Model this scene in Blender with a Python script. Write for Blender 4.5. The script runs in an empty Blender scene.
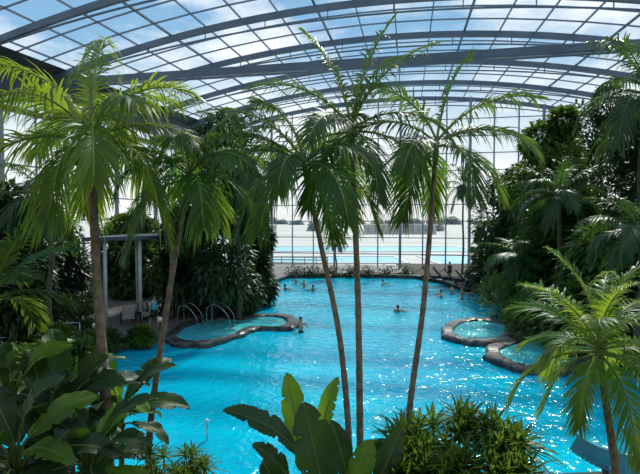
import bpy, math, random
from mathutils import Vector, Matrix
V=Vector
col=bpy.context.scene.collection
R=math.radians
PI=math.pi
try:
    bpy.context.scene.view_settings.view_transform='Standard'; bpy.context.scene.view_settings.look='None'
except Exception: pass
# ------------------------------------------------------------ camera
F=475.0
CAM=V((0,0,6.0)); pitch=math.atan(17/F)
FW=V((0,math.cos(pitch),-math.sin(pitch))); UP=V((0,math.sin(pitch),math.cos(pitch))); RT=V((1,0,0))
cd=bpy.data.cameras.new('camera'); cam=bpy.data.objects.new('camera',cd); col.objects.link(cam)
cam.location=CAM; cam.rotation_euler=(PI/2-pitch,0,0); cd.sensor_width=36; cd.lens=F/640*36; cd.clip_end=3000
bpy.context.scene.camera=cam
def P(px,py,d): return CAM+RT*((px-320)/F*d)+UP*((237-py)/F*d)+FW*d
def G(px,py,z=0.0):
    r=RT*((px-320)/F)+UP*((237-py)/F)+FW
    return CAM+r*((z-CAM.z)/r.z)
# ------------------------------------------------------------ materials
def newmat(name):
    m=bpy.data.materials.new(name); m.use_nodes=True; nt=m.node_tree; nt.nodes.clear()
    out=nt.nodes.new('ShaderNodeOutputMaterial'); return m,nt,out
def noise_col(nt,c1,c2,scale,detail=3,coord='Object',lo=.35,hi=.65):
    tc=nt.nodes.new('ShaderNodeTexCoord'); n=nt.nodes.new('ShaderNodeTexNoise'); n.inputs['Scale'].default_value=scale; n.inputs['Detail'].default_value=detail
    nt.links.new(tc.outputs[coord],n.inputs['Vector'])
    r=nt.nodes.new('ShaderNodeValToRGB'); r.color_ramp.elements[0].color=(*c1,1); r.color_ramp.elements[1].color=(*c2,1)
    r.color_ramp.elements[0].position=lo; r.color_ramp.elements[1].position=hi
    nt.links.new(n.outputs['Fac'],r.inputs['Fac']); return r,n
def mat(name,c1,c2=None,scale=3,rough=.6,metal=0,bump=0,spec=.5):
    m,nt,out=newmat(name); b=nt.nodes.new('ShaderNodeBsdfPrincipled')
    c2=c2 or tuple(x*.75 for x in c1)
    r,n=noise_col(nt,c1,c2,scale); nt.links.new(r.outputs['Color'],b.inputs['Base Color'])
    b.inputs['Roughness'].default_value=rough; b.inputs['Metallic'].default_value=metal; b.inputs['Specular IOR Level'].default_value=spec
    if bump:
        bp=nt.nodes.new('ShaderNodeBump'); bp.inputs['Strength'].default_value=bump; bp.inputs['Distance'].default_value=.05
        nt.links.new(n.outputs['Fac'],bp.inputs['Height']); nt.links.new(bp.outputs['Normal'],b.inputs['Normal'])
    nt.links.new(b.outputs['BSDF'],out.inputs['Surface']); return m
def leafmat(name,c1,c2,scale=2.0,trans=.3,tc=None,rough=.42):
    m,nt,out=newmat(name); b=nt.nodes.new('ShaderNodeBsdfPrincipled'); r,n=noise_col(nt,c1,c2,scale)
    nt.links.new(r.outputs['Color'],b.inputs['Base Color']); b.inputs['Roughness'].default_value=rough
    t=nt.nodes.new('ShaderNodeBsdfTranslucent'); t.inputs['Color'].default_value=(*(tc or (c2[0]*1.6,c2[1]*1.5,c2[2]*.6)),1)
    mx=nt.nodes.new('ShaderNodeMixShader'); mx.inputs[0].default_value=trans
    nt.links.new(b.outputs[0],mx.inputs[1]); nt.links.new(t.outputs[0],mx.inputs[2]); nt.links.new(mx.outputs[0],out.inputs['Surface']); return m
def glassmat(name,tint,gl=.08):
    m,nt,out=newmat(name); t=nt.nodes.new('ShaderNodeBsdfTransparent')
    r,n=noise_col(nt,tint,tuple(min(1,x*1.08) for x in tint),.15); nt.links.new(r.outputs['Color'],t.inputs['Color'])
    g=nt.nodes.new('ShaderNodeBsdfGlossy'); g.inputs['Roughness'].default_value=.05
    mx=nt.nodes.new('ShaderNodeMixShader'); mx.inputs[0].default_value=gl
    nt.links.new(t.outputs[0],mx.inputs[1]); nt.links.new(g.outputs[0],mx.inputs[2]); nt.links.new(mx.outputs[0],out.inputs['Surface']); return m
def watermat(name,c1,c2,scale=.12,bs=2.2,bstr=.35,rough=.06,spec=.5):
    m,nt,out=newmat(name); b=nt.nodes.new('ShaderNodeBsdfPrincipled'); r,_=noise_col(nt,c1,c2,scale,2)
    nt.links.new(r.outputs['Color'],b.inputs['Base Color']); b.inputs['Roughness'].default_value=rough; b.inputs['IOR'].default_value=1.33; b.inputs['Specular IOR Level'].default_value=spec
    tc=nt.nodes.new('ShaderNodeTexCoord')
    n1=nt.nodes.new('ShaderNodeTexNoise'); n1.inputs['Scale'].default_value=bs; n1.inputs['Detail'].default_value=3; n1.inputs['Distortion'].default_value=.8
    n2=nt.nodes.new('ShaderNodeTexNoise'); n2.inputs['Scale'].default_value=bs*.3; n2.inputs['Detail'].default_value=2
    ad=nt.nodes.new('ShaderNodeMath'); ad.operation='ADD'
    for n in (n1,n2): nt.links.new(tc.outputs['Object'],n.inputs['Vector'])
    nt.links.new(n1.outputs['Fac'],ad.inputs[0]); nt.links.new(n2.outputs['Fac'],ad.inputs[1])
    bp=nt.nodes.new('ShaderNodeBump'); bp.inputs['Strength'].default_value=bstr; bp.inputs['Distance'].default_value=.25
    nt.links.new(ad.outputs[0],bp.inputs['Height']); nt.links.new(bp.outputs['Normal'],b.inputs['Normal'])
    nt.links.new(b.outputs[0],out.inputs['Surface']); return m
M={}
M['steel']=mat('steel_paint',(.10,.14,.185),(.14,.185,.24),.5,.5)
M['steel_light']=mat('steel_light_paint',(.15,.20,.26),(.19,.25,.32),.5,.5)
M['eave']=mat('eave_paint',(.05,.065,.08),(.07,.085,.105),.5,.5)
M['frame']=mat('facade_frame_paint',(.20,.25,.31),(.26,.31,.37),.5,.5)
M['roofglass']=glassmat('roof_glass',(.90,.95,.99),.04)
M['wallglass']=glassmat('wall_glass',(.93,.97,.98),.04)
M['water']=watermat('pool_water_surface',(.0,.38,.585),(.0,.56,.74),scale=.1,bs=2.2,bstr=.5,spec=.5,rough=.11)
M['water2']=watermat('whirlpool_water',(.05,.50,.58),(.12,.64,.66),.5,3.5,.4,.1)
M['water3']=watermat('outdoor_water',(.26,.54,.62),(.32,.62,.68),.05,1,.2,.4,.3)
M['stone']=mat('wet_stone',(.025,.027,.029),(.13,.125,.115),2.5,.4,0,.9)
M['coping']=mat('pale_coping',(.08,.08,.075),(.19,.18,.16),2,.5)
M['deck']=mat('deck_tiles',(.13,.12,.105),(.20,.18,.155),1.2,.5)
M['soil']=mat('planter_soil',(.03,.025,.018),(.06,.05,.03),2,.9,0,.5)
M['patio']=mat('patio_concrete',(.44,.44,.42),(.52,.51,.48),.15,.8)
M['field']=mat('field_grass',(.42,.44,.40),(.54,.54,.50),.03,.9)
M['wallback']=mat('rear_wall_plaster',(.30,.28,.25),(.34,.32,.29),.5,.8)
M['trunk']=mat('palm_bark',(.16,.125,.09),(.32,.26,.19),7,.85,0,.7)
M['trunkdark']=mat('dark_bark',(.06,.05,.035),(.12,.095,.07),5,.9,0,.6)
M['shaft']=mat('green_crownshaft',(.13,.20,.05),(.22,.28,.08),4,.45)
M['stalk']=mat('yellow_green_stalk',(.26,.32,.07),(.18,.26,.05),4,.45)
M['stalkd']=mat('dark_stalk',(.07,.12,.03),(.11,.17,.04),4,.5)
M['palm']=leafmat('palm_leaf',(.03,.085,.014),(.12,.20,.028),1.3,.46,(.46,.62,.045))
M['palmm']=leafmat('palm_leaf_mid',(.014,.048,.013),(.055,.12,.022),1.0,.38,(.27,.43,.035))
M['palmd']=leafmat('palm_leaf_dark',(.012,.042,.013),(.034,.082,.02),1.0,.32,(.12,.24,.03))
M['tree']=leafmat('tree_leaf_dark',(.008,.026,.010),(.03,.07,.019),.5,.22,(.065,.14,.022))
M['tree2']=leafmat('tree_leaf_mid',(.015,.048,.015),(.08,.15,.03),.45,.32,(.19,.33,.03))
M['shrub']=leafmat('shrub_leaf',(.025,.08,.018),(.09,.19,.033),1.2,.36,(.27,.43,.04))
M['hazetree']=mat('hazy_tree_leaf',(.28,.33,.31),(.36,.40,.38),.3,.9)  # distance haze is put into this pale grey-green; the scene has no fog
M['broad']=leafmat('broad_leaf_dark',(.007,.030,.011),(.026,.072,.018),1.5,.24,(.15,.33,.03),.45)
M['broadlit']=leafmat('broad_leaf_painted_lit',(.07,.18,.022),(.16,.31,.035),1.5,.45,(.42,.64,.04),.4)  # sunlit look painted into a brighter yellow-green copy of the broad leaf
M['midrib']=mat('midrib_green',(.13,.21,.05),(.19,.28,.07),3,.4)
M['skin']=mat('skin_tone',(.50,.30,.21),(.56,.35,.25),3,.5)
M['skin2']=mat('skin_tone_tan',(.33,.18,.11),(.38,.21,.13),3,.5)
M['hair']=mat('dark_hair',(.02,.014,.01),(.05,.03,.02),30,.5)
M['hair2']=mat('fair_hair',(.25,.16,.08),(.35,.24,.12),30,.5)
M['teal']=mat('turquoise_cloth',(.02,.42,.50),(.03,.5,.56),8,.8)
M['dark']=mat('dark_cloth',(.02,.022,.03),(.04,.04,.05),8,.8)
M['beige']=mat('beige_cushion',(.36,.32,.27),(.44,.4,.34),4,.8)
M['chrome']=mat('stainless',(.38,.40,.42),(.45,.47,.5),4,.25,1)
M['white']=mat('white_paint',(.62,.63,.63),(.7,.7,.7),2,.5)
M['blue']=mat('light_blue_slide',(.10,.48,.72),(.14,.55,.78),1,.3)
M['orange']=mat('orange_wood',(.45,.22,.09),(.55,.3,.13),3,.6)
M['glow']=mat('lamp_globe',(.9,.85,.7),(.9,.85,.7),1,.4)
# ------------------------------------------------------------ mesh helper
class MB:
    def __init__(s): s.v=[]; s.f=[]
    def add(s,vs,fs):
        o=len(s.v); s.v+=[V(v) for v in vs]; s.f+=[tuple(i+o for i in f) for f in fs]
    def tube(s,pts,rad,n=8,cap=True):
        pts=[V(p) for p in pts]
        if not hasattr(rad,'__len__'): rad=[rad]*len(pts)
        o=len(s.v); ref=None
        for i,p in enumerate(pts):
            t=(pts[min(i+1,len(pts)-1)]-pts[max(i-1,0)]).normalized()
            if ref is None:
                ref=V((1,0,0)) if abs(t.x)<.8 else V((0,1,0))
            a=(ref-t*ref.dot(t)).normalized(); ref=a; b=t.cross(a)
            for k in range(n):
                an=2*PI*k/n; s.v.append(p+(a*math.cos(an)+b*math.sin(an))*rad[i])
        for i in range(len(pts)-1):
            for k in range(n):
                s.f.append((o+i*n+k,o+i*n+(k+1)%n,o+(i+1)*n+(k+1)%n,o+(i+1)*n+k))
        if cap:
            s.f.append(tuple(o+k for k in reversed(range(n)))); s.f.append(tuple(o+(len(pts)-1)*n+k for k in range(n)))
    def bar(s,a,b,w,h,up=V((0,0,1))):
        a=V(a);b=V(b);t=(b-a).normalized(); sd=t.cross(up)
        if sd.length<1e-3: sd=t.cross(V((1,0,0)))
        sd.normalize(); u=sd.cross(t)
        vs=[q+sd*(w/2*i)+u*(h/2*j) for q in (a,b) for i,j in ((-1,-1),(1,-1),(1,1),(-1,1))]
        s.add(vs,[(0,3,2,1),(4,5,6,7),(0,1,5,4),(1,2,6,5),(2,3,7,6),(3,0,4,7)])
    def slab(s,poly,z0,z1):
        n=len(poly); vs=[V((p[0],p[1],z1)) for p in poly]+[V((p[0],p[1],z0)) for p in poly]
        s.add(vs,[tuple(range(n)),tuple(reversed(range(n,2*n)))]+[(i,i+n,(i+1)%n+n,(i+1)%n) for i in range(n)])
    def sphere(s,c,r,n=10,m=7,sc=(1,1,1),top=0.0):
        c=V(c);o=len(s.v)
        for j in range(m+1):
            th=PI*(j/m)
            for k in range(n):
                s.v.append(c+V((math.sin(th)*math.cos(2*PI*k/n)*sc[0],math.sin(th)*math.sin(2*PI*k/n)*sc[1],math.cos(th)*sc[2]))*r)
        for j in range(m):
            for k in range(n): s.f.append((o+j*n+k,o+(j+1)*n+k,o+(j+1)*n+(k+1)%n,o+j*n+(k+1)%n))
    def build(s,name,m,parent=None,origin=None,smooth=True):
        root=parent
        while root is not None and root.parent is not None: root=root.parent
        if parent is not None: org=root.location.copy()
        else: org=V(origin) if origin is not None else V((0,0,0))
        me=bpy.data.meshes.new(name); me.from_pydata([v-org for v in s.v],[],s.f); me.update()
        if smooth:
            me.polygons.foreach_set('use_smooth',[True]*len(me.polygons))
        me.materials.append(m); o=bpy.data.objects.new(name,me); col.objects.link(o)
        if parent is not None: o.parent=parent
        else: o.location=org
        return o
def tag(o,label,cat,group=None):
    o['label']=label; o['category']=cat
    if group: o['group']=group
    return o
def thing(name,loc,label,cat,group=None):
    o=bpy.data.objects.new(name,None); o.empty_display_size=.3; col.objects.link(o); o.location=V(loc); return tag(o,label,cat,group)
def struct(o): o['kind']='structure'; return o
def copy_tree(o,parent=None):
    c=o.copy(); col.objects.link(c)
    if parent is not None: c.parent=parent
    for ch in list(o.children): copy_tree(ch,c)
    return c
def spline(pts,k_=6,closed=False):
    n=len(pts); sm=[]
    for i in range(n if closed else n-1):
        if closed: p0,p1,p2,p3=pts[i-1],pts[i],pts[(i+1)%n],pts[(i+2)%n]
        else: p0=pts[max(i-1,0)];p1=pts[i];p2=pts[i+1];p3=pts[min(i+2,n-1)]
        for k in range(k_):
            u=k/k_; sm.append(.5*((2*p1)+(-p0+p2)*u+(2*p0-5*p1+4*p2-p3)*u*u+(-p0+3*p1-3*p2+p3)*u**3))
    if not closed: sm.append(pts[-1])
    return sm
# ------------------------------------------------------------ hall shell
AL=R(10.7)
def hall(t,d,dz=0):
    w=23.5+(56-d)*.13; c=V((.19*d-1.2,d,0))
    p=c+V((math.cos(AL),-math.sin(AL),0))*(t*w); p.z=6+10.85+.15*w*(1-t*t)+dz; return p
D0,D1=-10,56
NT=20
mb=MB(); ds=[D1-2*i for i in range(34)]
for d in ds:
    for k in range(NT+1): mb.v.append(hall(-1+2*k/NT,d,.12))
for i in range(len(ds)-1):
    for k in range(NT):
        a=i*(NT+1)+k; mb.f.append((a,a+1,a+NT+2,a+NT+1))
ceil=struct(mb.build('ceiling',M['roofglass'],smooth=False))
mb=MB()
for k in range(NT+1):
    t=-1+2*k/NT; w=.08 if k%4 else .16
    mb.bar(hall(t,D1),hall(t,ds[-1]),w,.12)
for i,d in enumerate(ds):
    if (D1-d)%6==0: continue
    for k in range(NT): mb.bar(hall(-1+2*k/NT,d),hall(-1+2*(k+1)/NT,d),.07,.10)
mb.build('glazing_bars',M['steel_light'],ceil,smooth=False)
tn=1
d=56
while d>=-10:
    mb=MB()
    for k in range(36):
        t0=-1+2*k/36; t1=-1+2*(k+1)/36
        mb.bar(hall(t0,d,-.28),hall(t1+.001,d,-.28),.24,.44)
        g=lambda t: -.4-.7*(1-t*t)
        if k%3==0 and 0<k<36: mb.bar(hall(t0,d,-.2),hall(t0,d,g(t0)),.06,.06)
        mb.bar(hall(t0,d,g(t0)),hall(t1,d,g(t1)),.10,.10)
    o=mb.build('trim_%d'%tn,M['steel'],smooth=False); struct(o); tn+=1; d-=6
for t in (-1,1):
    mb=MB(); mb.bar(hall(t,D1,-.9),hall(t,D0,-.9),1.3,2.0); mb.bar(hall(t,D1,-2.9),hall(t,D0,-2.9),.5,.35)
    a=hall(t,D1,-.1); b=hall(t,D0,-.1); c=hall(t*.92,D0,-.1); e=hall(t*.92,D1,-.1); mb.add([a,b,c,e],[(0,1,2,3)])
    struct(mb.build('trim_%d'%tn,M['eave'],smooth=False)); tn+=1
a=P(112,79,35.6); b=P(640,44,28.0); dd=(b-a); 
mb=MB(); mb.bar(a-dd*.12,b+dd*.45,.35,.48); mb.bar(a-dd*.12+V((0,-.1,-.42)),b+dd*.45+V((0,-.1,-.42)),.16,.12)
struct(mb.build('trim_%d'%tn,M['steel'],smooth=False)); tn+=1
n=18
mb=MB()
for k in range(n*2+1):
    p=hall(-1+2*k/(n*2),D1); mb.v.append(V((p.x,p.y+.1,0))); mb.v.append(V((p.x,p.y+.1,p.z)))
for k in range(n*2): mb.f.append((2*k,2*k+2,2*k+3,2*k+1))
w1=struct(mb.build('window_1',M['wallglass'],smooth=False))
mb=MB()
for k in range(n+1):
    p=hall(-1+2*k/n,D1); w=.14 if k%3 else .26
    mb.bar((p.x,p.y,0),p,w,w)
for j in range(1,11):
    z=j*1.95
    for k in range(n*2):
        a=hall(-1+2*k/(n*2),D1); b=hall(-1+2*(k+1)/(n*2),D1)
        if min(a.z,b.z)>z: mb.bar((a.x,a.y,z),(b.x,b.y,z),.10,.10)
mb.build('window_frame',M['frame'],w1,smooth=False)
for idx,t in ((2,-1),(3,1)):
    mb=MB(); a=hall(t,D1); b=hall(t,D0)
    mb.add([(a.x,a.y,0),(b.x,b.y,0),(b.x,b.y,b.z),(a.x,a.y,a.z)],[(0,1,2,3)])
    w=struct(mb.build('window_%d'%idx,M['wallglass'],smooth=False)); mb=MB()
    for k in range(25):
        p=a.lerp(b,k/24); ww=.28 if k%2==0 else .12; mb.bar((p.x,p.y,0),p,ww,ww)
    for j in range(1,9): mb.bar((a.x,a.y,j*2.0),(b.x,b.y,j*2.0),.1,.1)
    mb.build('window_frame',M['frame'],w,smooth=False)
mb=MB(); a=hall(-1,D0);b=hall(1,D0)
mb.add([(a.x,a.y,0),(b.x,b.y,0),(b.x,b.y,22),(a.x,a.y,22)],[(0,1,2,3)]); struct(mb.build('wall_back',M['wallback']))
# ------------------------------------------------------------ grounds
mb=MB(); mb.slab([(-30,7.8),(29,7.8),(30,48),(30,51.5),(-13,59),(-25,48)],-.4,0.0)
wt=mb.build('pool_water',M['water'],smooth=False); wt['kind']='stuff'; wt['label']='turquoise rippling water of the large lagoon pool'; wt['category']='water'
shoreL=[(-60,430),(40,415),(75,385),(90,362),(120,350),(160,342),(178,328),(215,316),(250,310),(268,303),(263,293),(272,284),(288,278)]
L=[G(*p).xy for p in shoreL]
mb=MB(); mb.slab([(-50,L[0].y)]+[tuple(p) for p in L]+[(L[-1].x-1,62),(-50,62)],-.3,.3); struct(mb.build('floor_left',M['deck'],smooth=False))
shoreR=[(418,279),(444,284),(466,292),(492,294),(500,303),(508,318),(540,340),(590,352),(660,370),(760,395)]
Rr=[G(*p).xy for p in shoreR]
mb=MB(); mb.slab([tuple(p) for p in reversed(Rr)]+[(Rr[0].x,62),(60,62),(60,Rr[-1].y)],-.3,.3); struct(mb.build('floor_right',M['soil'],smooth=False))
mb=MB(); far=[G(286,278).xy,G(350,276.5).xy,G(420,279).xy]
mb.slab([tuple(far[0]),tuple(far[1]),tuple(far[2]),(far[2].x,60),(far[0].x-1,62)],-.3,.28); struct(mb.build('floor_far',M['deck'],smooth=False))
mb=MB(); mb.slab([(-30,-9),(30,-9),(30,8.0),(12,9.6),(7,10.6),(0,10.2),(-6,10.0),(-9,12.5),(-30,14)],-.3,.3); struct(mb.build('floor_near',M['soil'],smooth=False))
def edge(pts,k):
    mb=MB(); q=[V((p[0],p[1],.33)) for p in pts]
    for i in range(len(q)-1): mb.bar(q[i],q[i+1],.45,.1)
    struct(mb.build('trim_%d'%k,M['coping'],smooth=False))
edge(L,tn); tn+=1; edge(Rr,tn); tn+=1; edge(far,tn); tn+=1
mb=MB(); mb.slab([(-400,60.6),(-14,60.6),(33,51.8),(400,51.8),(900,1400),(-900,1400)],-.6,-.02); struct(mb.build('floor_outdoor',M['field'],smooth=False))
mb=MB(); mb.slab([(-60,61),(-14,61),(33,52.4),(90,52.4),(90,115),(-60,115)],-.1,.06); struct(mb.build('floor_patio',M['patio'],smooth=False))
for i,(x0,y0,x1,y1,lab) in enumerate([(-14,64.5,12,76,'long outdoor pool with pale rim just beyond the left half of the glass wall'),(16,60,50,78,'outdoor pool with pale rim beyond the right half of the glass wall'),(-20,88,30,104,'farthest outdoor pool seen beyond the other two through the glass wall')]):
    t=thing('outdoor_pool',(x0,y0,.06),lab,'outdoor pool')
    mb=MB(); mb.slab([(x0,y0),(x1,y0),(x1,y1),(x0,y1)],.06,.12); mb.build('water',M['water3'],t,smooth=False)
    mb=MB()
    for a,b in (((x0,y0),(x1,y0)),((x1,y0),(x1,y1)),((x1,y1),(x0,y1)),((x0,y1),(x0,y0))): mb.bar((*a,.14),(*b,.14),.5,.16)
    mb.build('rim',M['white'],t,smooth=False)
for x,y,w_,h_,lab in ((-30,190,24,4.0,'low flat-roofed building outside, left of the central palms'),(34,200,30,4.2,'low pale building outside between the palm right of the middle and the right grove')):
    t=thing('low_building',(x,y,-.02),lab,'building')
    mb=MB(); mb.slab([(x-w_/2,y),(x+w_/2,y),(x+w_/2,y+8),(x-w_/2,y+8)],-.02,h_-.4); mb.build('walls',M['field'],t,smooth=False)
    mb=MB(); mb.slab([(x-w_/2-.6,y-.6),(x+w_/2+.6,y-.6),(x+w_/2+.6,y+8.6),(x-w_/2-.6,y+8.6)],h_-.4,h_); mb.build('roof',M['patio'],t,smooth=False)
    nw=int(w_/3)
    for k in range(nw):
        xx=x-w_/2+1.5+k*3; mb=MB(); mb.bar((xx,y-.03,1),(xx,y-.03,h_-1),.06,1.6,up=V((0,1,0))); mb.build('window',M['frame'],t,smooth=False)
# ------------------------------------------------------------ foliage generators
def blob_tree(name,base,top,rad,seed,m,label,cat='tree',nleaf=5000,low=.22,ll=.45,lw=.2,group=None,bark='trunkdark',droop=.5):
    rg=random.Random(seed); base=V(base); H=top-base.z
    t=thing(name,base,label,cat,group)
    blobs=[]; nb=11
    for i in range(nb):
        f=low+(1-low)*(i+.6)/nb; rr=rad*(.4+.28*rg.random())*(1.0 if f<.75 else 1.0-.4*(f-.75)/.25)
        a=i*2.4+rg.random(); off=rad*.6*(1-.6*max(0,f-.6)/.4)
        c=V((base.x+math.cos(a)*off,base.y+math.sin(a)*off,base.z+f*H-rr*.55)); blobs.append((c,rr))
    mb=MB(); pts=[base,base+V((rg.uniform(-.2,.2),0,H*.3)),base+V((rg.uniform(-.4,.4),rg.uniform(-.3,.3),H*.6)),base+V((0,0,H*.85))]
    tr=max(.06,rad*.06); mb.tube(pts,[tr,tr*.85,tr*.6,tr*.25],8)
    for c,rr in blobs:
        s=base+V((0,0,max(.2,(c.z-base.z)*.55))); mb.tube([s,s.lerp(c,.5)+V((0,0,.2)),c],[tr*.45,tr*.3,tr*.12],6)
    mb.build('trunk',M[bark],t)
    mb=MB()
    for i in range(nleaf):
        c,rr=blobs[rg.randrange(nb)]
        u=V((rg.gauss(0,1),rg.gauss(0,1),rg.gauss(0,1))).normalized(); q=c+V((u.x,u.y,u.z*1.15))*(rr*(.45+.6*rg.random()**.6))
        if q.z<base.z+.1: q.z=base.z+.1
        d=(u+V((rg.uniform(-.8,.8),rg.uniform(-.8,.8),rg.uniform(-.5,.5)-droop))).normalized()
        s=d.cross(V((rg.uniform(-.4,.4),rg.uniform(-.4,.4),1))).normalized(); nn=s.cross(d); l=ll*rg.uniform(.7,1.25); w=lw*rg.uniform(.7,1.2)/2
        mb.add([q,q+d*l*.45+s*w+nn*w*.4,q+d*l-V((0,0,.12*l)),q+d*l*.45-s*w+nn*w*.4,q+d*l*.5],[(0,1,2,4),(0,4,2,3)])
    mb.build('crown',M[m],t,smooth=False)
    return t
def frond(root,org,az,elev,L,droop,ll,nl,rg,m='palm',ms='stalk',hang=.5,lw=.05,name='frond'):
    h=V((math.cos(az),math.sin(az),0)); N=14; p=V(org); pts=[p.copy()]; tg=[]
    for i in range(N):
        s=(i+.5)/N; a=max(-1.25,elev-droop*s**1.25); d=h*math.cos(a)+V((0,0,math.sin(a))); tg.append(d); p=p+d*(L/N); pts.append(p.copy())
    side=h.cross(V((0,0,1))).normalized(); tw=rg.uniform(-.5,.5)
    mb=MB()
    for j in range(nl):
        s=.16+.84*(j+.5)/nl; fi=s*N; i0=min(N-1,int(fi)); q=pts[i0].lerp(pts[i0+1],fi-i0); t=tg[i0]
        up=side.cross(t).normalized()
        if up.z<0: up=-up
        ph=R(24+40*s); prof=(.45+.55*math.sin(PI*min(1,s*.92+.05)))*(1 if s<.85 else 1-.4*(s-.85)/.15)
        for sg in (-1,1):
            sd=(side*math.cos(tw)+up*math.sin(tw))*sg
            d=(sd*math.cos(ph)+t*math.sin(ph)+up*rg.uniform(.05,.45)).normalized()
            l=ll*prof*rg.uniform(.8,1.15); hg=hang*rg.uniform(.5,1.5); wv=(t-d*t.dot(d)).normalized(); w=lw*rg.uniform(.8,1.1)/2
            vs=[]
            K=(0,.2,.45,.75,1.0); W=(.45,1,.95,.6,.04)
            for k,wk in zip(K,W):
                c=q+d*(l*k*(1-.25*hg*k))+V((0,0,-1))*(l*hg*k*k)
                vs+= [c+wv*w*wk,c-wv*w*wk]
            mb.add(vs,[(2*k,2*k+1,2*k+3,2*k+2) for k in range(4)])
    fr=mb.build(name,M[m],root,smooth=True)
    mb=MB(); mb.tube(pts,[.022*L/2*(1-.85*i/N)+.004 for i in range(N+1)],6)
    mb.build('leaf_stalk',M[ms],fr)
def palm(name,path,trad,crown_n,L,ll,seed,label,m='palm',group=None,nl=46,elevs=(78,-5),droop=1.5,hang=.55,shaft=.55,lw=.034,azl=None,bark='trunk',cat='palm tree',Lup=1.0,ms='stalk'):
    rg=random.Random(seed); path=[V(p) for p in path]
    t=thing(name,path[0],label,cat,group)
    pts=spline(path,14); ln=len(pts)
    mb=MB(); q=[];rd=[]
    for i,p in enumerate(pts):
        f=i/(ln-1); r=trad*(1.25-.45*f); q.append(p); rd.append(r*(1.07 if i%2 else .97))
    mb.tube(q,rd,10); mb.build('trunk',M[bark],t)
    top=path[-1]; dr=(pts[-1]-pts[-4]).normalized()
    mb=MB(); mb.tube([top-dr*.02,top+dr*shaft*.3,top+dr*shaft*.7,top+dr*shaft],[trad*.85,trad*1.15,trad*.8,trad*.35],10); mb.build('crownshaft',M['shaft'],t)
    c=top+dr*shaft*.85
    for i in range(crown_n):
        f=i/(crown_n-1); az=i*2.399+rg.uniform(-.25,.25); el=R(elevs[0]+(elevs[1]-elevs[0])*f+rg.uniform(-7,7)); Lk=L*rg.uniform(.85,1.15)*(Lup if f<.25 else 1); dp=droop*(.65+.5*f)*rg.uniform(.85,1.15)
        if azl and i<len(azl):
            az=R(azl[i][0]); el=R(azl[i][1]); Lk=L*azl[i][2]; dp=azl[i][3]
        frond(t,c-dr*(f*.18),az,el,Lk,dp,ll,nl,rg,m,ms,hang,lw=lw)
    return t
def trunkpath(pxs,d,zg=.3):
    p=[P(x,y,dd) for x,y,dd in pxs]; b=p[0].copy(); sl=(p[0]-p[1]); k=(b.z-zg)/max(.1,-sl.z); k=min(k,3)
    base=V((b.x+sl.x*k*.3,b.y,zg)); return [base]+p
# ------------------------------------------------------------ foreground palms  (azl: azimuth, elevation, length factor, droop)
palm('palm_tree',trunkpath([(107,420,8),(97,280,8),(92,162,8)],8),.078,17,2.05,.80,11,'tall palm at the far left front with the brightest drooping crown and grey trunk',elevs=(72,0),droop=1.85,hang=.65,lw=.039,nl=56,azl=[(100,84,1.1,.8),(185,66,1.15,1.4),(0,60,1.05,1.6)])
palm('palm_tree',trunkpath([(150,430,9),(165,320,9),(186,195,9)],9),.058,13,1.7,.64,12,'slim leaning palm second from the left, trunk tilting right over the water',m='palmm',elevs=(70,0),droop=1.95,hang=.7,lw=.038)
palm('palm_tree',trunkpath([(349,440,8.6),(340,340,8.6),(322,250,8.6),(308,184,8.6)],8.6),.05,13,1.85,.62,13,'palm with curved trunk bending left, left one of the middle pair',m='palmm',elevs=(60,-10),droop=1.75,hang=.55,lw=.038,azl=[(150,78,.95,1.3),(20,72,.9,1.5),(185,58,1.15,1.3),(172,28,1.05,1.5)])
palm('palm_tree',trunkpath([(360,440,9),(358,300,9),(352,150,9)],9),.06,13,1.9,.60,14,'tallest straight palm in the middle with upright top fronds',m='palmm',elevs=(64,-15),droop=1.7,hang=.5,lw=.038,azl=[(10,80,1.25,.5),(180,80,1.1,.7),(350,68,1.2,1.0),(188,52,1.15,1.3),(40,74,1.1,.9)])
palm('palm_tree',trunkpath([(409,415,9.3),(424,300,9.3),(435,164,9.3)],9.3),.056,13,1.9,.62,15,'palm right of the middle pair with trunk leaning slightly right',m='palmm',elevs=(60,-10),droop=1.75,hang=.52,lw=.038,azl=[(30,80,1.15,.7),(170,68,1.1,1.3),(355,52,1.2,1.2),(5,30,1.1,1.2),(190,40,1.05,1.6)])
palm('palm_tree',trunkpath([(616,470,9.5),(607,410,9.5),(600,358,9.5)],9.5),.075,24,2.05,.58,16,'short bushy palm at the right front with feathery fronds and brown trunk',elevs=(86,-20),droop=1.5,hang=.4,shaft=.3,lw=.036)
palm('palm_tree',trunkpath([(-12,360,7.5),(-8,305,7.5)],7.5),.06,13,1.35,.5,17,'low palm cut off by the left edge below the brightest palm',m='palmm',elevs=(70,0),droop=1.3,hang=.4,shaft=.25,lw=.045)
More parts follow.
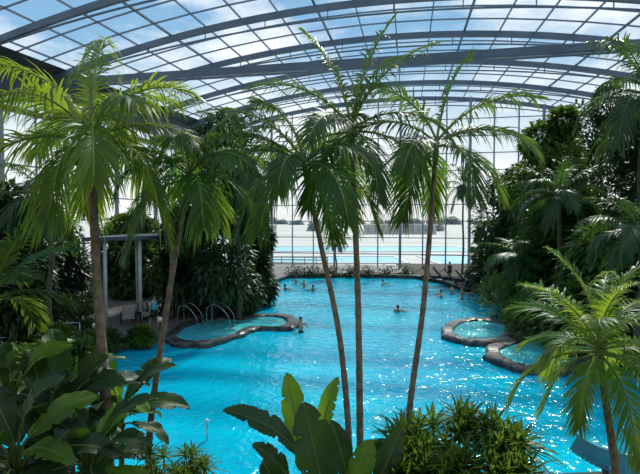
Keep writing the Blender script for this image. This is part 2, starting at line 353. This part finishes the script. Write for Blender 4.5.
# ------------------------------------------------------------ mid-distance palms
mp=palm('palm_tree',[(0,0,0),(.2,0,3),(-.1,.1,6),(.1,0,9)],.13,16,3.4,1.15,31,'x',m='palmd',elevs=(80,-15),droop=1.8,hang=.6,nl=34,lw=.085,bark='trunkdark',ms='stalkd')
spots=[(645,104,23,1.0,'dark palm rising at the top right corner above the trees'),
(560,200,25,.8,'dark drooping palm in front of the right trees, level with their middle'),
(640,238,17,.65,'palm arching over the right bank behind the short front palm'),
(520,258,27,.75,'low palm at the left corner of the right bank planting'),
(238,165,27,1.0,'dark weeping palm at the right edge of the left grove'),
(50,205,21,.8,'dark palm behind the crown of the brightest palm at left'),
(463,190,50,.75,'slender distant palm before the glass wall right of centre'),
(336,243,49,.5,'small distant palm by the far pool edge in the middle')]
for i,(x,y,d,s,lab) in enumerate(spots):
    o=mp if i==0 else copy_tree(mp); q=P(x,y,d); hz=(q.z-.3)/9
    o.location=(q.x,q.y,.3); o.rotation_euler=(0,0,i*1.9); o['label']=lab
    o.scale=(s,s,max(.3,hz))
# ------------------------------------------------------------ trees
TR=[(212,118,28,48,'tree','weeping dark tree forming the tallest crown of the left grove'),
(250,182,33,22,'tree','narrow dark tree at the right end of the left grove by the water'),
(188,200,31,26,'tree','dark tree standing just left of the tallest crown in the left grove'),
(132,215,36,34,'tree2','rounded tree behind the canopy on the left deck'),
(38,212,28,46,'tree','tree against the left glass facade'),
(2,190,22,44,'tree','tree cut by the left edge of the view behind the low palm'),
(552,112,32,40,'tree2','tall dark tree at the left top of the right grove'),
(598,94,36,52,'tree','tallest dark tree at the back of the right grove'),
(512,168,38,32,'tree','dark tree on the left shoulder of the right grove'),
(645,108,26,56,'tree','large tree cut by the right edge of the view'),
(566,205,27,46,'tree2','broad leafy tree in the middle front of the right grove'),
(618,225,21,50,'tree2','leafy tree on the right bank directly behind the short front palm'),
(497,220,42,24,'tree2','small tree nearest the glass wall in the right grove')]
for i,(x,y,d,r,m,lab) in enumerate(TR):
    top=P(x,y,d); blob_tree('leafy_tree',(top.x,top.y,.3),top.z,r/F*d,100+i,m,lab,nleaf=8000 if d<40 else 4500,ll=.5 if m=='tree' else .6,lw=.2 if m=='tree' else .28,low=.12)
SH=[(15,345,350),(50,330,352),(85,338,356),(30,300,335),(66,300,330),(190,295,312),(222,290,308),(246,292,306),(260,282,296),(505,275,303),(520,285,318),(545,295,335),(575,300,345),(610,305,352),(640,315,362),(530,300,325),(498,280,297),(40,350,378),(72,345,372),(5,355,385),(102,336,349),(135,334,345)]
labs=['low shrub at the left edge above the broad-leaved plants','rounded shrub on the left bank right of the one at the edge','shrub on the left bank beside the brightest palm trunk','shrub farther back on the left deck near the edge','shrub farther back behind the brightest palm trunk','shrub behind the left whirlpool handrails','shrub right of the whirlpool handrails under the weeping tree','shrub at the foot of the narrow dark tree','lowest small shrub on the point of the left bank','small shrub on the far point of the right bank','shrub on the right bank above the smaller whirlpool','shrub on the right bank between both right whirlpools','shrub on the right bank above the larger whirlpool','shrub on the right bank behind the short front palm','shrub on the right bank at the right edge of view','second shrub back from the smaller right whirlpool','tiny shrub nearest the far loungers','shrub spilling over the near left bank just above the broad leaves','shrub on the near left bank touching the brightest palm trunk','shrub on the near left bank at the left edge','low shrub at the waterline between the two left palms','low shrub at the waterline left of the left whirlpool']
for i,((x,y0,y1),lab) in enumerate(zip(SH,labs)):
    b=G(x,y1,.3); d=b.y; mn=13 if x in(102,135) else 18; top=b.z+max(mn,(y1-y0))/F*d
    blob_tree('shrub',(b.x,b.y+.6,.3),top,max(mn,(y1-y0))/F*d*.85,200+i,'shrub' if i%2 else 'tree2',lab,'shrub',nleaf=1200,low=.25,ll=.32,lw=.13,droop=.2)
for i,x in enumerate((296,312,330,350,368,386,404)):
    b=G(x,274.5,.28); blob_tree('shrub',(b.x,b.y,.28),.28+.75,1.1,240+i,'tree','low green shrub in the planter row along the far pool edge, '+('first','second','third','fourth','fifth','sixth','seventh')[i]+' from the left','shrub',420,low=.3,ll=.3,lw=.14,group='low shrubs along the far pool edge')
rg=random.Random(5)
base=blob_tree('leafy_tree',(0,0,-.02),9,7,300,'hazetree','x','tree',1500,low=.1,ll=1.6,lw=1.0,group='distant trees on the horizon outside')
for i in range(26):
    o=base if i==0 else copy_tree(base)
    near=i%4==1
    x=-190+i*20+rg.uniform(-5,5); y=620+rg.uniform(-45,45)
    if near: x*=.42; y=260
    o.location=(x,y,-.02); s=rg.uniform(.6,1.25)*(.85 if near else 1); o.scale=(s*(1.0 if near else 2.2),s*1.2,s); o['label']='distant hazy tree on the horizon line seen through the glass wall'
# ------------------------------------------------------------ broad-leaved plants
def big_leaf(root,base,tip,width,nrm,m,bend=.12,plant=None,rib=True,seed=0):
    base=V(base);tip=V(tip); ax=tip-base; L=ax.length; ax.normalize(); s=ax.cross(V(nrm)).normalized(); n=s.cross(ax).normalized()
    if n.dot(V(nrm))<0: n=-n
    rgl=random.Random(seed*7+3); NU=36; NVs=6; mid=[]
    mb=MB(); nick={rgl.randrange(6,32):rgl.choice((-1,1)) for _ in range(3)}
    for i in range(NU+1):
        u=i/NU; c=base+ax*(L*u)+n*(bend*L*math.sin(PI*u*.95)) ; hw=width/2*max(0.02,math.sin(PI*min(.995,(u*.97+.03)))**.6)*(1+.04*math.sin(u*40+seed))
        mid.append(c+n*.004)
        for j in range(NVs+1):
            v=-1+2*j/NVs; k=hw
            if i in nick and v*nick[i]>.5: k=hw*.55
            mb.v.append(c+s*(k*v)+ax*(.06*L*abs(v)*math.sin(PI*u))+n*(hw*.38*abs(v)-hw*.12*v*v+(.008*(1 if i%2 else -1)+.02*math.sin(u*13+v*3+seed))*abs(v)**.5))
    for i in range(NU):
        for j in range(NVs):
            a=i*(NVs+1)+j; mb.f.append((a,a+1,a+NVs+2,a+NVs+1))
    lf=mb.build('leaf',M[m],root)
    mb=MB(); mb.tube(mid[::3],[.010*(1-.8*i/12)+.002 for i in range(13)],5); mb.build('midrib',M['midrib'],lf)
    if plant is not None:
        pl=V(plant); mb=MB(); mb.tube([pl,pl.lerp(base,.5)+V((0,0,.15)),base-ax*.02,base+ax*.03],[.035,.024,.016,.012],6); mb.build('leaf_stalk',M['stalkd'],root)
cb=P(318,474,6.6); cb=V((cb.x,cb.y,.3))
bp=thing('banana_plant',cb,'banana-like plant with huge upright leaves at the bottom centre','plant')
spec=[((302,455),(222,411),.38,6.6,6.3,(0,-.45,1),'broad',.12),((299,448),(287,373),.36,6.9,6.9,(.3,-1,.25),'broadlit',.05),((318,444),(338,377),.27,7.0,7.1,(-.5,-1,.3),'broadlit',.06),
((326,505),(303,402),.54,5.9,6.0,(.25,-1,.3),'broad',.04),((348,480),(331,420),.32,6.3,6.4,(.2,-1,.5),'broad',.05),((352,490),(372,440),.33,6.2,6.3,(-.3,-1,.3),'broadlit',.05),
((375,490),(402,428),.30,6.2,6.4,(-.2,-1,.6),'broad',.06),((290,480),(252,444),.28,6.3,6.1,(0,-.6,1),'broad',.1),((362,470),(392,440),.28,6.9,7.0,(0,-.7,1),'broad',.08),((276,492),(262,460),.3,6.0,5.8,(0,-.8,1),'broad',.1)]
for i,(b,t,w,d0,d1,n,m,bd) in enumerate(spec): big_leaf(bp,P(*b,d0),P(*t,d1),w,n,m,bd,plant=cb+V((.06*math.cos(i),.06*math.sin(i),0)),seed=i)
def broad_plant(px,py,d,n,ll,seed,label,lit=.2):
    rg=random.Random(seed); c=P(px,py,d); b=V((c.x,c.y,.3)); t=thing('broad_leaved_plant',b,label,'plant')
    mb=MB(); mb.tube([b,b.lerp(c,.6)+V((.05,0,0)),c-V((0,0,.35))],[.06,.05,.035],8); mb.build('stem',M['stalkd'],t)
    for i in range(n):
        az=i*2.4+rg.uniform(-.3,.3); f=i/n; el=R(58-66*f+rg.uniform(-10,10)); dv=V((math.cos(az)*math.cos(el),math.sin(az)*math.cos(el),math.sin(el)))
        lb=c+dv*.22-V((0,0,.35*f)); td=(dv-V((0,0,.5+.5*f))*.8).normalized(); tip=lb+td*ll*rg.uniform(.75,1.25)
        nr=V((0,0,1))+V((dv.x,dv.y,0))*.7+V((rg.uniform(-.3,.3),-.35+rg.uniform(-.3,.2),0))
        big_leaf(t,lb,tip,ll*rg.uniform(.34,.46),nr,'broadlit' if rg.random()<lit else 'broad',.18,plant=c-V((0,0,.35+.3*f)),seed=seed*10+i)
BP=[(10,396,7.4,16,1.0,'broad-leaved plant at the left edge, highest of the bottom-left clump'),(68,398,7.8,17,1.0,'broad-leaved plant in front of the brightest palm trunk with some leaves painted sunlit yellow-green'),
(118,408,8.4,16,.9,'broad-leaved plant at the right end of the bottom-left clump'),(15,448,6.0,15,.9,'dark broad-leaved plant in the bottom left corner'),(88,452,6.5,16,.9,'dark broad-leaved plant at the bottom between corner and small bush'),(48,426,7.0,16,.95,'broad-leaved plant in the middle of the bottom-left clump')]
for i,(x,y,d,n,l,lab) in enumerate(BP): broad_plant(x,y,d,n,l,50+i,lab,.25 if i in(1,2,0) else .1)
def rosette_bush(name,heads,label,seed,ll=.32,lw=.045,nlv=24,m='palmm'):
    rg=random.Random(seed); c=P(*heads[len(heads)//2]); b=V((c.x,c.y,.3)); t=thing(name,b,label,'bush')
    for h in heads:
        q=P(*h); mb=MB(); mb.tube([b+V((rg.uniform(-.2,.2),rg.uniform(-.2,.2),0)),b.lerp(q,.5)+V((0,0,-.1)),q],[.025,.02,.012],5); mb.build('stem',M['stalkd'],t)
        mb=MB()
        for i in range(nlv):
            az=i*2.4+rg.random()*.3; el=R(88-95*i/nlv); d=V((math.cos(az)*math.cos(el),math.sin(az)*math.cos(el),math.sin(el))); s=d.cross(V((0,0,1)))
            s=s.normalized() if s.length>.01 else V((1,0,0)); n=s.cross(d); l=ll*rg.uniform(.75,1.15); vs=[]
            for k,wk in zip((0,.3,.65,1),(.5,1,.8,.03)):
                cc=q+d*l*k-V((0,0,.35*l*k*k)); vs+=[cc+s*lw/2*wk+n*.006,cc-V((0,0,.004)),cc-s*lw/2*wk+n*.006]
            mb.add(vs,[f for k in range(3) for f in ((3*k,3*k+1,3*k+4,3*k+3),(3*k+1,3*k+2,3*k+5,3*k+4))])
        mb.build('leaf_rosette',M[m if rg.random()<.5 else 'shrub'],t)
rg=random.Random(77)
hd=[]
for i in range(60):
    x=rg.uniform(392,528); ymin=414+ (abs(x-455)/78)**2*42; y=ymin+(485-ymin)*rg.random()**.8; hd.append((x,y,7.4-(y-405)/80*1.2))
rosette_bush('spiky_bush',hd,'large dense green bush with narrow leaves at the bottom right of centre',3,ll=.56,lw=.046,nlv=28)
hd=[(rg.uniform(145,205),rg.uniform(454,488),7.0+rg.uniform(-.3,.3)) for i in range(28)]
rosette_bush('spiky_bush',hd,'small spiky bush at the bottom beside the broad-leaved clump',4,ll=.32,lw=.03)
# ------------------------------------------------------------ whirlpools
def whirl(pix,label,h=.2,rimw=.7):
    pts=[G(*p) for p in pix]; sm=spline(pts,6,True)
    c=sum(sm,V())/len(sm); c.z=0; t=thing('whirlpool',c,label,'whirlpool')
    mb=MB(); inn=[]
    N=len(sm)
    for i,p in enumerate(sm):
        d=(p-c); dl=d.length; inn.append(c+d*((dl-rimw)/dl))
    mb.slab([(q.x,q.y) for q in inn],-.1,h-.06); mb.build('water',M['water2'],t,smooth=False)
    mb=MB(); rg=random.Random(len(pix)); prof=[(0,-.2),(-.04,h*.3),(-.02,h*.85),(.12,h+.04),(.85,h+.03),(1,h),(1.02,-.1)]
    for i in range(N):
        j=rg.uniform(-.16,.16); jz=rg.uniform(-.03,.06)
        for f,z in prof:
            q=sm[i].lerp(inn[i],f)+(sm[i]-c).normalized()*j*(1-f); mb.v.append(V((q.x,q.y,z+(jz if z>.1 else 0))))
    K=len(prof)
    for i in range(N):
        for k in range(K-1): a=i*K+k; b=((i+1)%N)*K+k; mb.f.append((a,b,b+1,a+1))
    mb.build('stone_rim',M['stone'],t,smooth=False)
whirl([(163,341),(180,348),(212,347),(240,338),(262,331),(290,331),(299,324),(288,318),(262,317),(245,320),(225,319),(195,323),(172,331)],'large stone-rimmed whirlpool jutting from the left bank under steel handrails')
whirl([(440,333),(453,343),(480,347),(508,344),(519,335),(507,325),(478,321),(452,324)],'smaller stone-rimmed whirlpool off the right bank, farther one')
whirl([(484,352),(498,367),(535,376),(578,374),(606,362),(600,350),(560,342),(512,342)],'larger stone-rimmed whirlpool off the right bank, nearer one')
def rail(x0,x1,yt,yb,label):
    a=G(x0,yb,.3); sc=a.y/F; t=thing('handrail',a,label,'handrail','steel handrails of the left whirlpool')
    h=(yb-yt)*sc; w=(x1-x0)*sc
    for dy in (0,-.75):
        o=V((dy*.15,dy,0)); pts=[a+o+V((0,0,-.1)),a+o+V((0,0,h*.72)),a+o+V((w*.12,0,h*.95)),a+o+V((w*.4,-.1,h)),a+o+V((w*.75,-.2,h*.72)),a+o+V((w*.95,-.3,h*.4)),a+o+V((w,-.3,-.3))]
        mb=MB(); mb.tube(spline(pts,5),.022,8); mb.build('rail',M['chrome'],t)
rail(184,205,303,324,'left of the two steel handrails at the left whirlpool')
rail(212,236,302,323,'right of the two steel handrails at the left whirlpool')
a=G(-20,352,.3); b=G(80,344,.3); t=thing('railing',a,'low metal railing along the left bank behind the plants','railing')
mb=MB(); mb.tube([a+V((0,0,1)),b+V((0,0,1))],.035,8); mb.tube([a+V((0,0,.55)),b+V((0,0,.55))],.02,8); mb.build('rail',M['chrome'],t)
for k in range(7):
    p=a.lerp(b,k/6); mb=MB(); mb.tube([p,p+V((0,0,1))],.03,8); mb.build('post',M['chrome'],t)
p0=G(106,326,.3); p1=G(172,316,.3); t=thing('canopy',p0,'dark flat canopy on slim pale columns standing on the left deck behind the slim palm','canopy')
dv=(p1-p0); back=V((-.2,5.0,0)); H=4.6
for q in (p0,p0.lerp(p1,.5),p1,p0+back,p1+back):
    mb=MB(); mb.tube([q,q+V((0,0,H))],.10,12); mb.build('column',M['white'],t)
mb=MB(); q=[p0-dv*.25-back*.1,p1+dv*.1-back*.1,p1+dv*.1+back*1.1,p0-dv*.25+back*1.1]; mb.slab([(k.x,k.y) for k in q],.3+H,.3+H+.2); mb.build('roof_slab',M['eave'],t,smooth=False)
def armchair():
    t=thing('armchair',(0,0,0),'x','chair','armchairs under the canopy on the left deck')
    mb=MB(); mb.bar((0,-.35,.38),(0,.3,.38),.6,.16); mb.build('seat_cushion',M['beige'],t,smooth=False)
    mb=MB(); mb.bar((0,.3,.3),(0,.42,.95),.7,.14); mb.build('backrest',M['beige'],t,smooth=False)
    for x in (-.38,.38):
        mb=MB(); mb.bar((x,-.36,.55),(x,.36,.55),.09,.1); mb.build('armrest',M['dark'],t,smooth=False)
        for y in (-.32,.32): mb=MB(); mb.bar((x,y,0),(x,y,.5),.06,.06); mb.build('leg',M['dark'],t,smooth=False)
    return t
ac=armchair()
for i,(x,y,lab) in enumerate(((116,330,'beige armchair under the canopy, leftmost of three'),(131,327,'beige armchair under the canopy, middle of three'),(143,324,'beige armchair under the canopy, nearest to the walking person'))):
    o=ac if i==0 else copy_tree(ac); o.location=G(x,y,.3); o.location.y+=1.6; o.rotation_euler=(0,0,R(20+40*i)); o['label']=lab
for i,(x,y,lab) in enumerate(((160,331,'small globe lamp on the deck next to the left whirlpool'),(95,338,'small globe lamp on the deck behind the brightest palm'))):
    p=G(x,y,.3); t=thing('deck_lamp',p,lab,'lamp'); mb=MB(); mb.tube([p,p+V((0,0,.5))],.04,8); mb.build('post',M['dark'],t); mb=MB(); mb.sphere(p+V((0,0,.6)),.14); mb.build('globe',M['glow'],t)
p=G(207,441,0); t=thing('pool_pole',p,'slim metal pole with round head standing in the water near the front left','pole'); mb=MB(); mb.tube([p-V((0,0,.3)),p+V((0,0,.5))],.02,8); mb.build('shaft',M['chrome'],t); mb=MB(); mb.sphere(p+V((0,0,.55)),.06); mb.build('head',M['white'],t)
t=thing('water_slide',P(605,470,10.0),'light blue curved slide edge in the bottom right corner','slide')
pts=spline([P(574,434,10.4),P(588,444,10.2),P(606,452,10),P(626,457,9.8),P(650,460,9.6),P(680,462,9.4)],4)
mb=MB()
for i in range(len(pts)-1): mb.bar(pts[i]-V((0,0,.18)),pts[i+1]-V((0,0,.18)),.08,.38)
mb.build('side_panel',M['blue'],t,smooth=False); mb=MB(); mb.tube([q+V((0,0,.03)) for q in pts],.045,10); mb.build('rim',M['blue'],t)
mb=MB(); q2=[q+V((.3,-.9,-.35)) for q in pts]
for i in range(len(pts)-1): mb.add([pts[i]-V((0,0,.35)),pts[i+1]-V((0,0,.35)),q2[i+1],q2[i]],[(0,1,2,3)])
mb.build('trough',M['blue'],t)
mb=MB(); g=pts[8]; mb.tube([V((g.x,g.y,-.1)),g-V((0,0,.3))],.07,8); mb.build('support_post',M['steel'],t)
a=V((-6,62.3,.06)); t=thing('wooden_fence',a,'low orange-brown fence outside the glass wall left of centre','fence')
mb=MB()
for z in (.35,.75,1.1): mb.bar(a+V((-2,0,z)),a+V((7,-1,z)),.06,.12)
mb.build('rails',M['orange'],t,smooth=False)
for k in range(7):
    q=(a+V((-2,0,0))).lerp(a+V((7,-1,0)),k/6); mb=MB(); mb.bar(q,q+V((0,0,1.2)),.1,.1); mb.build('post',M['orange'],t,smooth=False)
# ------------------------------------------------------------ loungers
def lounger():
    t=thing('sun_lounger',(0,0,0),'x','lounger','sun loungers on the far right deck')
    mb=MB()
    for x in (-.3,.3): mb.bar((x,-.95,.32),(x,.95,.32),.05,.06)
    for y in (-.95,.95): mb.bar((-.3,y,.32),(.3,y,.32),.05,.06)
    mb.build('frame',M['dark'],t,smooth=False)
    for x in (-.3,.3):
        for y in (-.75,.75): mb=MB(); mb.bar((x,y,0),(x,y,.32),.05,.05); mb.build('leg',M['dark'],t,smooth=False)
    mb=MB(); mb.bar((0,-.93,.38),(0,.25,.38),.6,.07); mb.build('seat_pad',M['dark'],t,smooth=False)
    mb=MB(); mb.bar((0,.25,.38),(0,.85,.95),.6,.07); mb.build('backrest',M['dark'],t,smooth=False); return t
lg=lounger()
o_=('first','second','third','fourth','fifth','sixth')
for i,x in enumerate((434,445,456,468,479,489)):
    o=lg if i==0 else copy_tree(lg); q=G(x,282.5+ (x-438)*.15,.3); o.location=q; o.scale=(1.25,1.25,1.5); o.rotation_euler=(0,0,R(60+i*8)); o['label']='dark sun lounger on the far right deck, '+o_[i]+' of six from the left'
# ------------------------------------------------------------ people
def person(label,pose,skin='skin',hair='hair',group=None,long=False,shirt='teal'):
    t=thing('person',(0,0,0),label,'person',group)
    J={'pelvis':((0,0,.95),.125),'waist':((0,0,1.1),.105),'chest':((0,.01,1.3),.135),'nb':((0,.01,1.44),.075),'neck':((0,0,1.50),.052),'h1':((0,-.015,1.56),.07),'h2':((0,-.01,1.635),.09),'h3':((0,0,1.70),.065),'nose':((0,-.105,1.61),.014)}
    E=[('pelvis','waist'),('waist','chest'),('chest','nb'),('nb','neck'),('neck','h1'),('h1','h2'),('h2','h3'),('h2','nose')]
    for s,sg in (('l',-1),('r',1)):
        if pose=='swim': arm=[((sg*.2,-.02,1.42),.06),((sg*.42,-.2,1.3),.045),((sg*.38,-.46,1.32),.032),((sg*.36,-.56,1.32),.035)]
        elif pose=='wade': arm=[((sg*.19,0,1.41),.06),((sg*.36,.04,1.2),.046),((sg*.42,-.16,1.08),.033),((sg*.42,-.25,1.06),.035)]
        else: arm=[((sg*.19,0,1.41),.06),((sg*.24,.04,1.15),.046),((sg*.25,-.08*sg,.92),.033),((sg*.25,-.1*sg,.84),.035)]
        for k,a in enumerate(arm): J[s+'a%d'%k]=a
        E+=[('chest',s+'a0'),(s+'a0',s+'a1'),(s+'a1',s+'a2'),(s+'a2',s+'a3')]
        st=sg*.16 if pose=='walk' else 0
        leg=[((sg*.1,0,.88),.09),((sg*.11,-.03-st,.5),.06),((sg*.11,.03-st*1.2,.09),.042),((sg*.12,-.12-st*1.2,.04),.035)]
        for k,a in enumerate(leg): J[s+'l%d'%k]=a
        E+=[('pelvis',s+'l0'),(s+'l0',s+'l1'),(s+'l1',s+'l2'),(s+'l2',s+'l3')]
        if pose=='walk':
            hx,hy,hz=arm[3][0]
            for k in range(4): J[s+'f%d'%k]=((hx,hy+(k-1.5)*.02,hz-.08+abs(k-1.4)*.006),.008); E.append((s+'a3',s+'f%d'%k))
            J[s+'th']=((hx,hy-.055,hz-.02),.009); E.append((s+'a3',s+'th'))
    ks=list(J); me=bpy.data.meshes.new('body'); me.from_pydata([J[k][0] for k in ks],[(ks.index(a),ks.index(b)) for a,b in E],[]); me.update()
    me.materials.append(M[skin]); o=bpy.data.objects.new('body',me); col.objects.link(o); o.parent=t
    md=o.modifiers.new('skin','SKIN'); md.use_smooth_shade=True
    for i,k in enumerate(ks):
        r=J[k][1]; me.skin_vertices[0].data[i].radius=(r,r*(.8 if k in('chest','waist','pelvis') else 1)); me.skin_vertices[0].data[i].use_root=(k=='pelvis')
    sb=o.modifiers.new('sub','SUBSURF'); sb.levels=1; sb.render_levels=1
    mb=MB(); mb.sphere((0,.025,1.655),.102,12,8,(1,1.05,1.0)); 
    if long: mb.sphere((0,.075,1.53),.085,10,6,(1,.5,1.5))
    h=mb.build('hair',M[hair],t)
    mb=MB()
    for sg in (-1,1): mb.sphere((sg*.034,-.092,1.635),.013,8,5)
    mb.build('eyes',M['hair'],t)
    if pose=='walk':
        mb=MB(); mb.tube([(0,0,.92),(0,0,1.1),(0,.01,1.3),(0,.01,1.44)],[.165,.15,.185,.1],12); mb.build('shirt',M[shirt],t)
        mb=MB(); mb.tube([(0,0,1.0),(0,0,.84)],[.165,.17],12); mb.tube([(-.1,.02,.9),(-.11,.04,.6)],[.11,.1],10); mb.tube([(.1,-.02,.9),(.11,-.1,.6)],[.11,.1],10); mb.build('shorts',M['dark'],t)
    else:
        mb=MB(); mb.tube([(0,0,1.0),(0,0,.85)],[.14,.15],12); mb.build('swimwear',M['dark'],t)
    return t
pw=person('x','wade'); ps=person('x','swim','skin2'); pf=person('x','wade','skin','hair2',long=True)
SW=[(301,332,pw,-.92,'bather standing chest-deep in front of the left whirlpool, nearest of all swimmers',.5),
(398,312,ps,-1.28,'swimmer alone in the middle of the pool right of the central palms',2.5),
(272,296,pw,-1.15,'swimmer closest to the tip of the left bank',1.0),
(285,290,ps,-1.22,'swimmer just right of the left bank tip in the left group',2.0),
(304,288,pf,-1.0,'fair-haired bather in the left group, upper middle one',0),
(313,291,ps,-1.22,'swimmer at the right end of the left group',4.0),
(296,284,pw,-1.05,'most distant swimmer of the left group near the far edge',3),
(383,285,ps,-1.2,'distant swimmer near the far edge behind the central palms',1),
(425,292,pw,-1.0,'dark-haired bather left of the far loungers',2),
(441,297,ps,-1.15,'swimmer in front of the far loungers, left one',5),
(452,294,pw,-.95,'dark-haired bather between the two others in front of the far loungers',1.7),
(462,299,pf,-.95,'fair-haired bather in front of the far loungers',.4),
(472,297,ps,-1.1,'swimmer right of the fair-haired bather in front of the far loungers',3.4),
(482,301,pw,-.95,'bather at the right end below the far loungers',1.3)]
used=set()
for x,y,pr,z,lab,rz in SW:
    o=copy_tree(pr) if pr.name in used else pr; used.add(pr.name); q=G(x,y,0); o.location=(q.x,q.y,z); o.rotation_euler=(0,0,rz); o['label']=lab; o['group']='people in the pool'
w=person('person in a turquoise shirt walking on the left deck behind the slim palm','walk'); q=G(154,328,.3); w.location=(q.x,q.y,.3); w.rotation_euler=(0,0,1.2)
w=person('person in dark clothes standing on the far right deck among the loungers','walk',shirt='dark'); q=G(452,281,.3); w.location=(q.x,q.y+.8,.3); w.rotation_euler=(0,0,2.6)
# ------------------------------------------------------------ world & sun
wd=bpy.data.worlds.new('world'); bpy.context.scene.world=wd; wd.use_nodes=True; nt=wd.node_tree; nt.nodes.clear()
out=nt.nodes.new('ShaderNodeOutputWorld'); bg=nt.nodes.new('ShaderNodeBackground'); tc=nt.nodes.new('ShaderNodeTexCoord')
sp=nt.nodes.new('ShaderNodeSeparateXYZ'); nt.links.new(tc.outputs['Generated'],sp.inputs[0])
rp=nt.nodes.new('ShaderNodeValToRGB'); e=rp.color_ramp.elements; e[0].position=0; e[0].color=(.84,.84,.82,1); e[1].position=1; e[1].color=(.07,.21,.52,1)
x=e.new(.16); x.color=(.70,.80,.87,1); x=e.new(.32); x.color=(.27,.49,.72,1)
nt.links.new(sp.outputs['Z'],rp.inputs[0])
mp_=nt.nodes.new('ShaderNodeMapping'); mp_.inputs['Scale'].default_value=(1,1,2.6); nt.links.new(tc.outputs['Generated'],mp_.inputs[0])
ns=nt.nodes.new('ShaderNodeTexNoise'); ns.inputs['Scale'].default_value=3.2; ns.inputs['Detail'].default_value=7; ns.inputs['Roughness'].default_value=.6; nt.links.new(mp_.outputs[0],ns.inputs['Vector'])
cr=nt.nodes.new('ShaderNodeValToRGB'); cr.color_ramp.elements[0].position=.45; cr.color_ramp.elements[1].position=.66; nt.links.new(ns.outputs['Fac'],cr.inputs[0])
mx=nt.nodes.new('ShaderNodeMix'); mx.data_type='RGBA'; nt.links.new(cr.outputs[0],mx.inputs['Factor']); nt.links.new(rp.outputs[0],mx.inputs[6]); mx.inputs[7].default_value=(1,1,1,1)
nt.links.new(mx.outputs[2],bg.inputs[0]); bg.inputs[1].default_value=1.15; nt.links.new(bg.outputs[0],out.inputs[0])
sl=bpy.data.lights.new('sun','SUN'); sl.energy=4.6; sl.angle=R(3.0); sl.color=(1,.95,.84); so=bpy.data.objects.new('sun',sl); col.objects.link(so)
sd=V((-.38,-.85,-1.0)); so.rotation_euler=sd.to_track_quat('-Z','Y').to_euler()
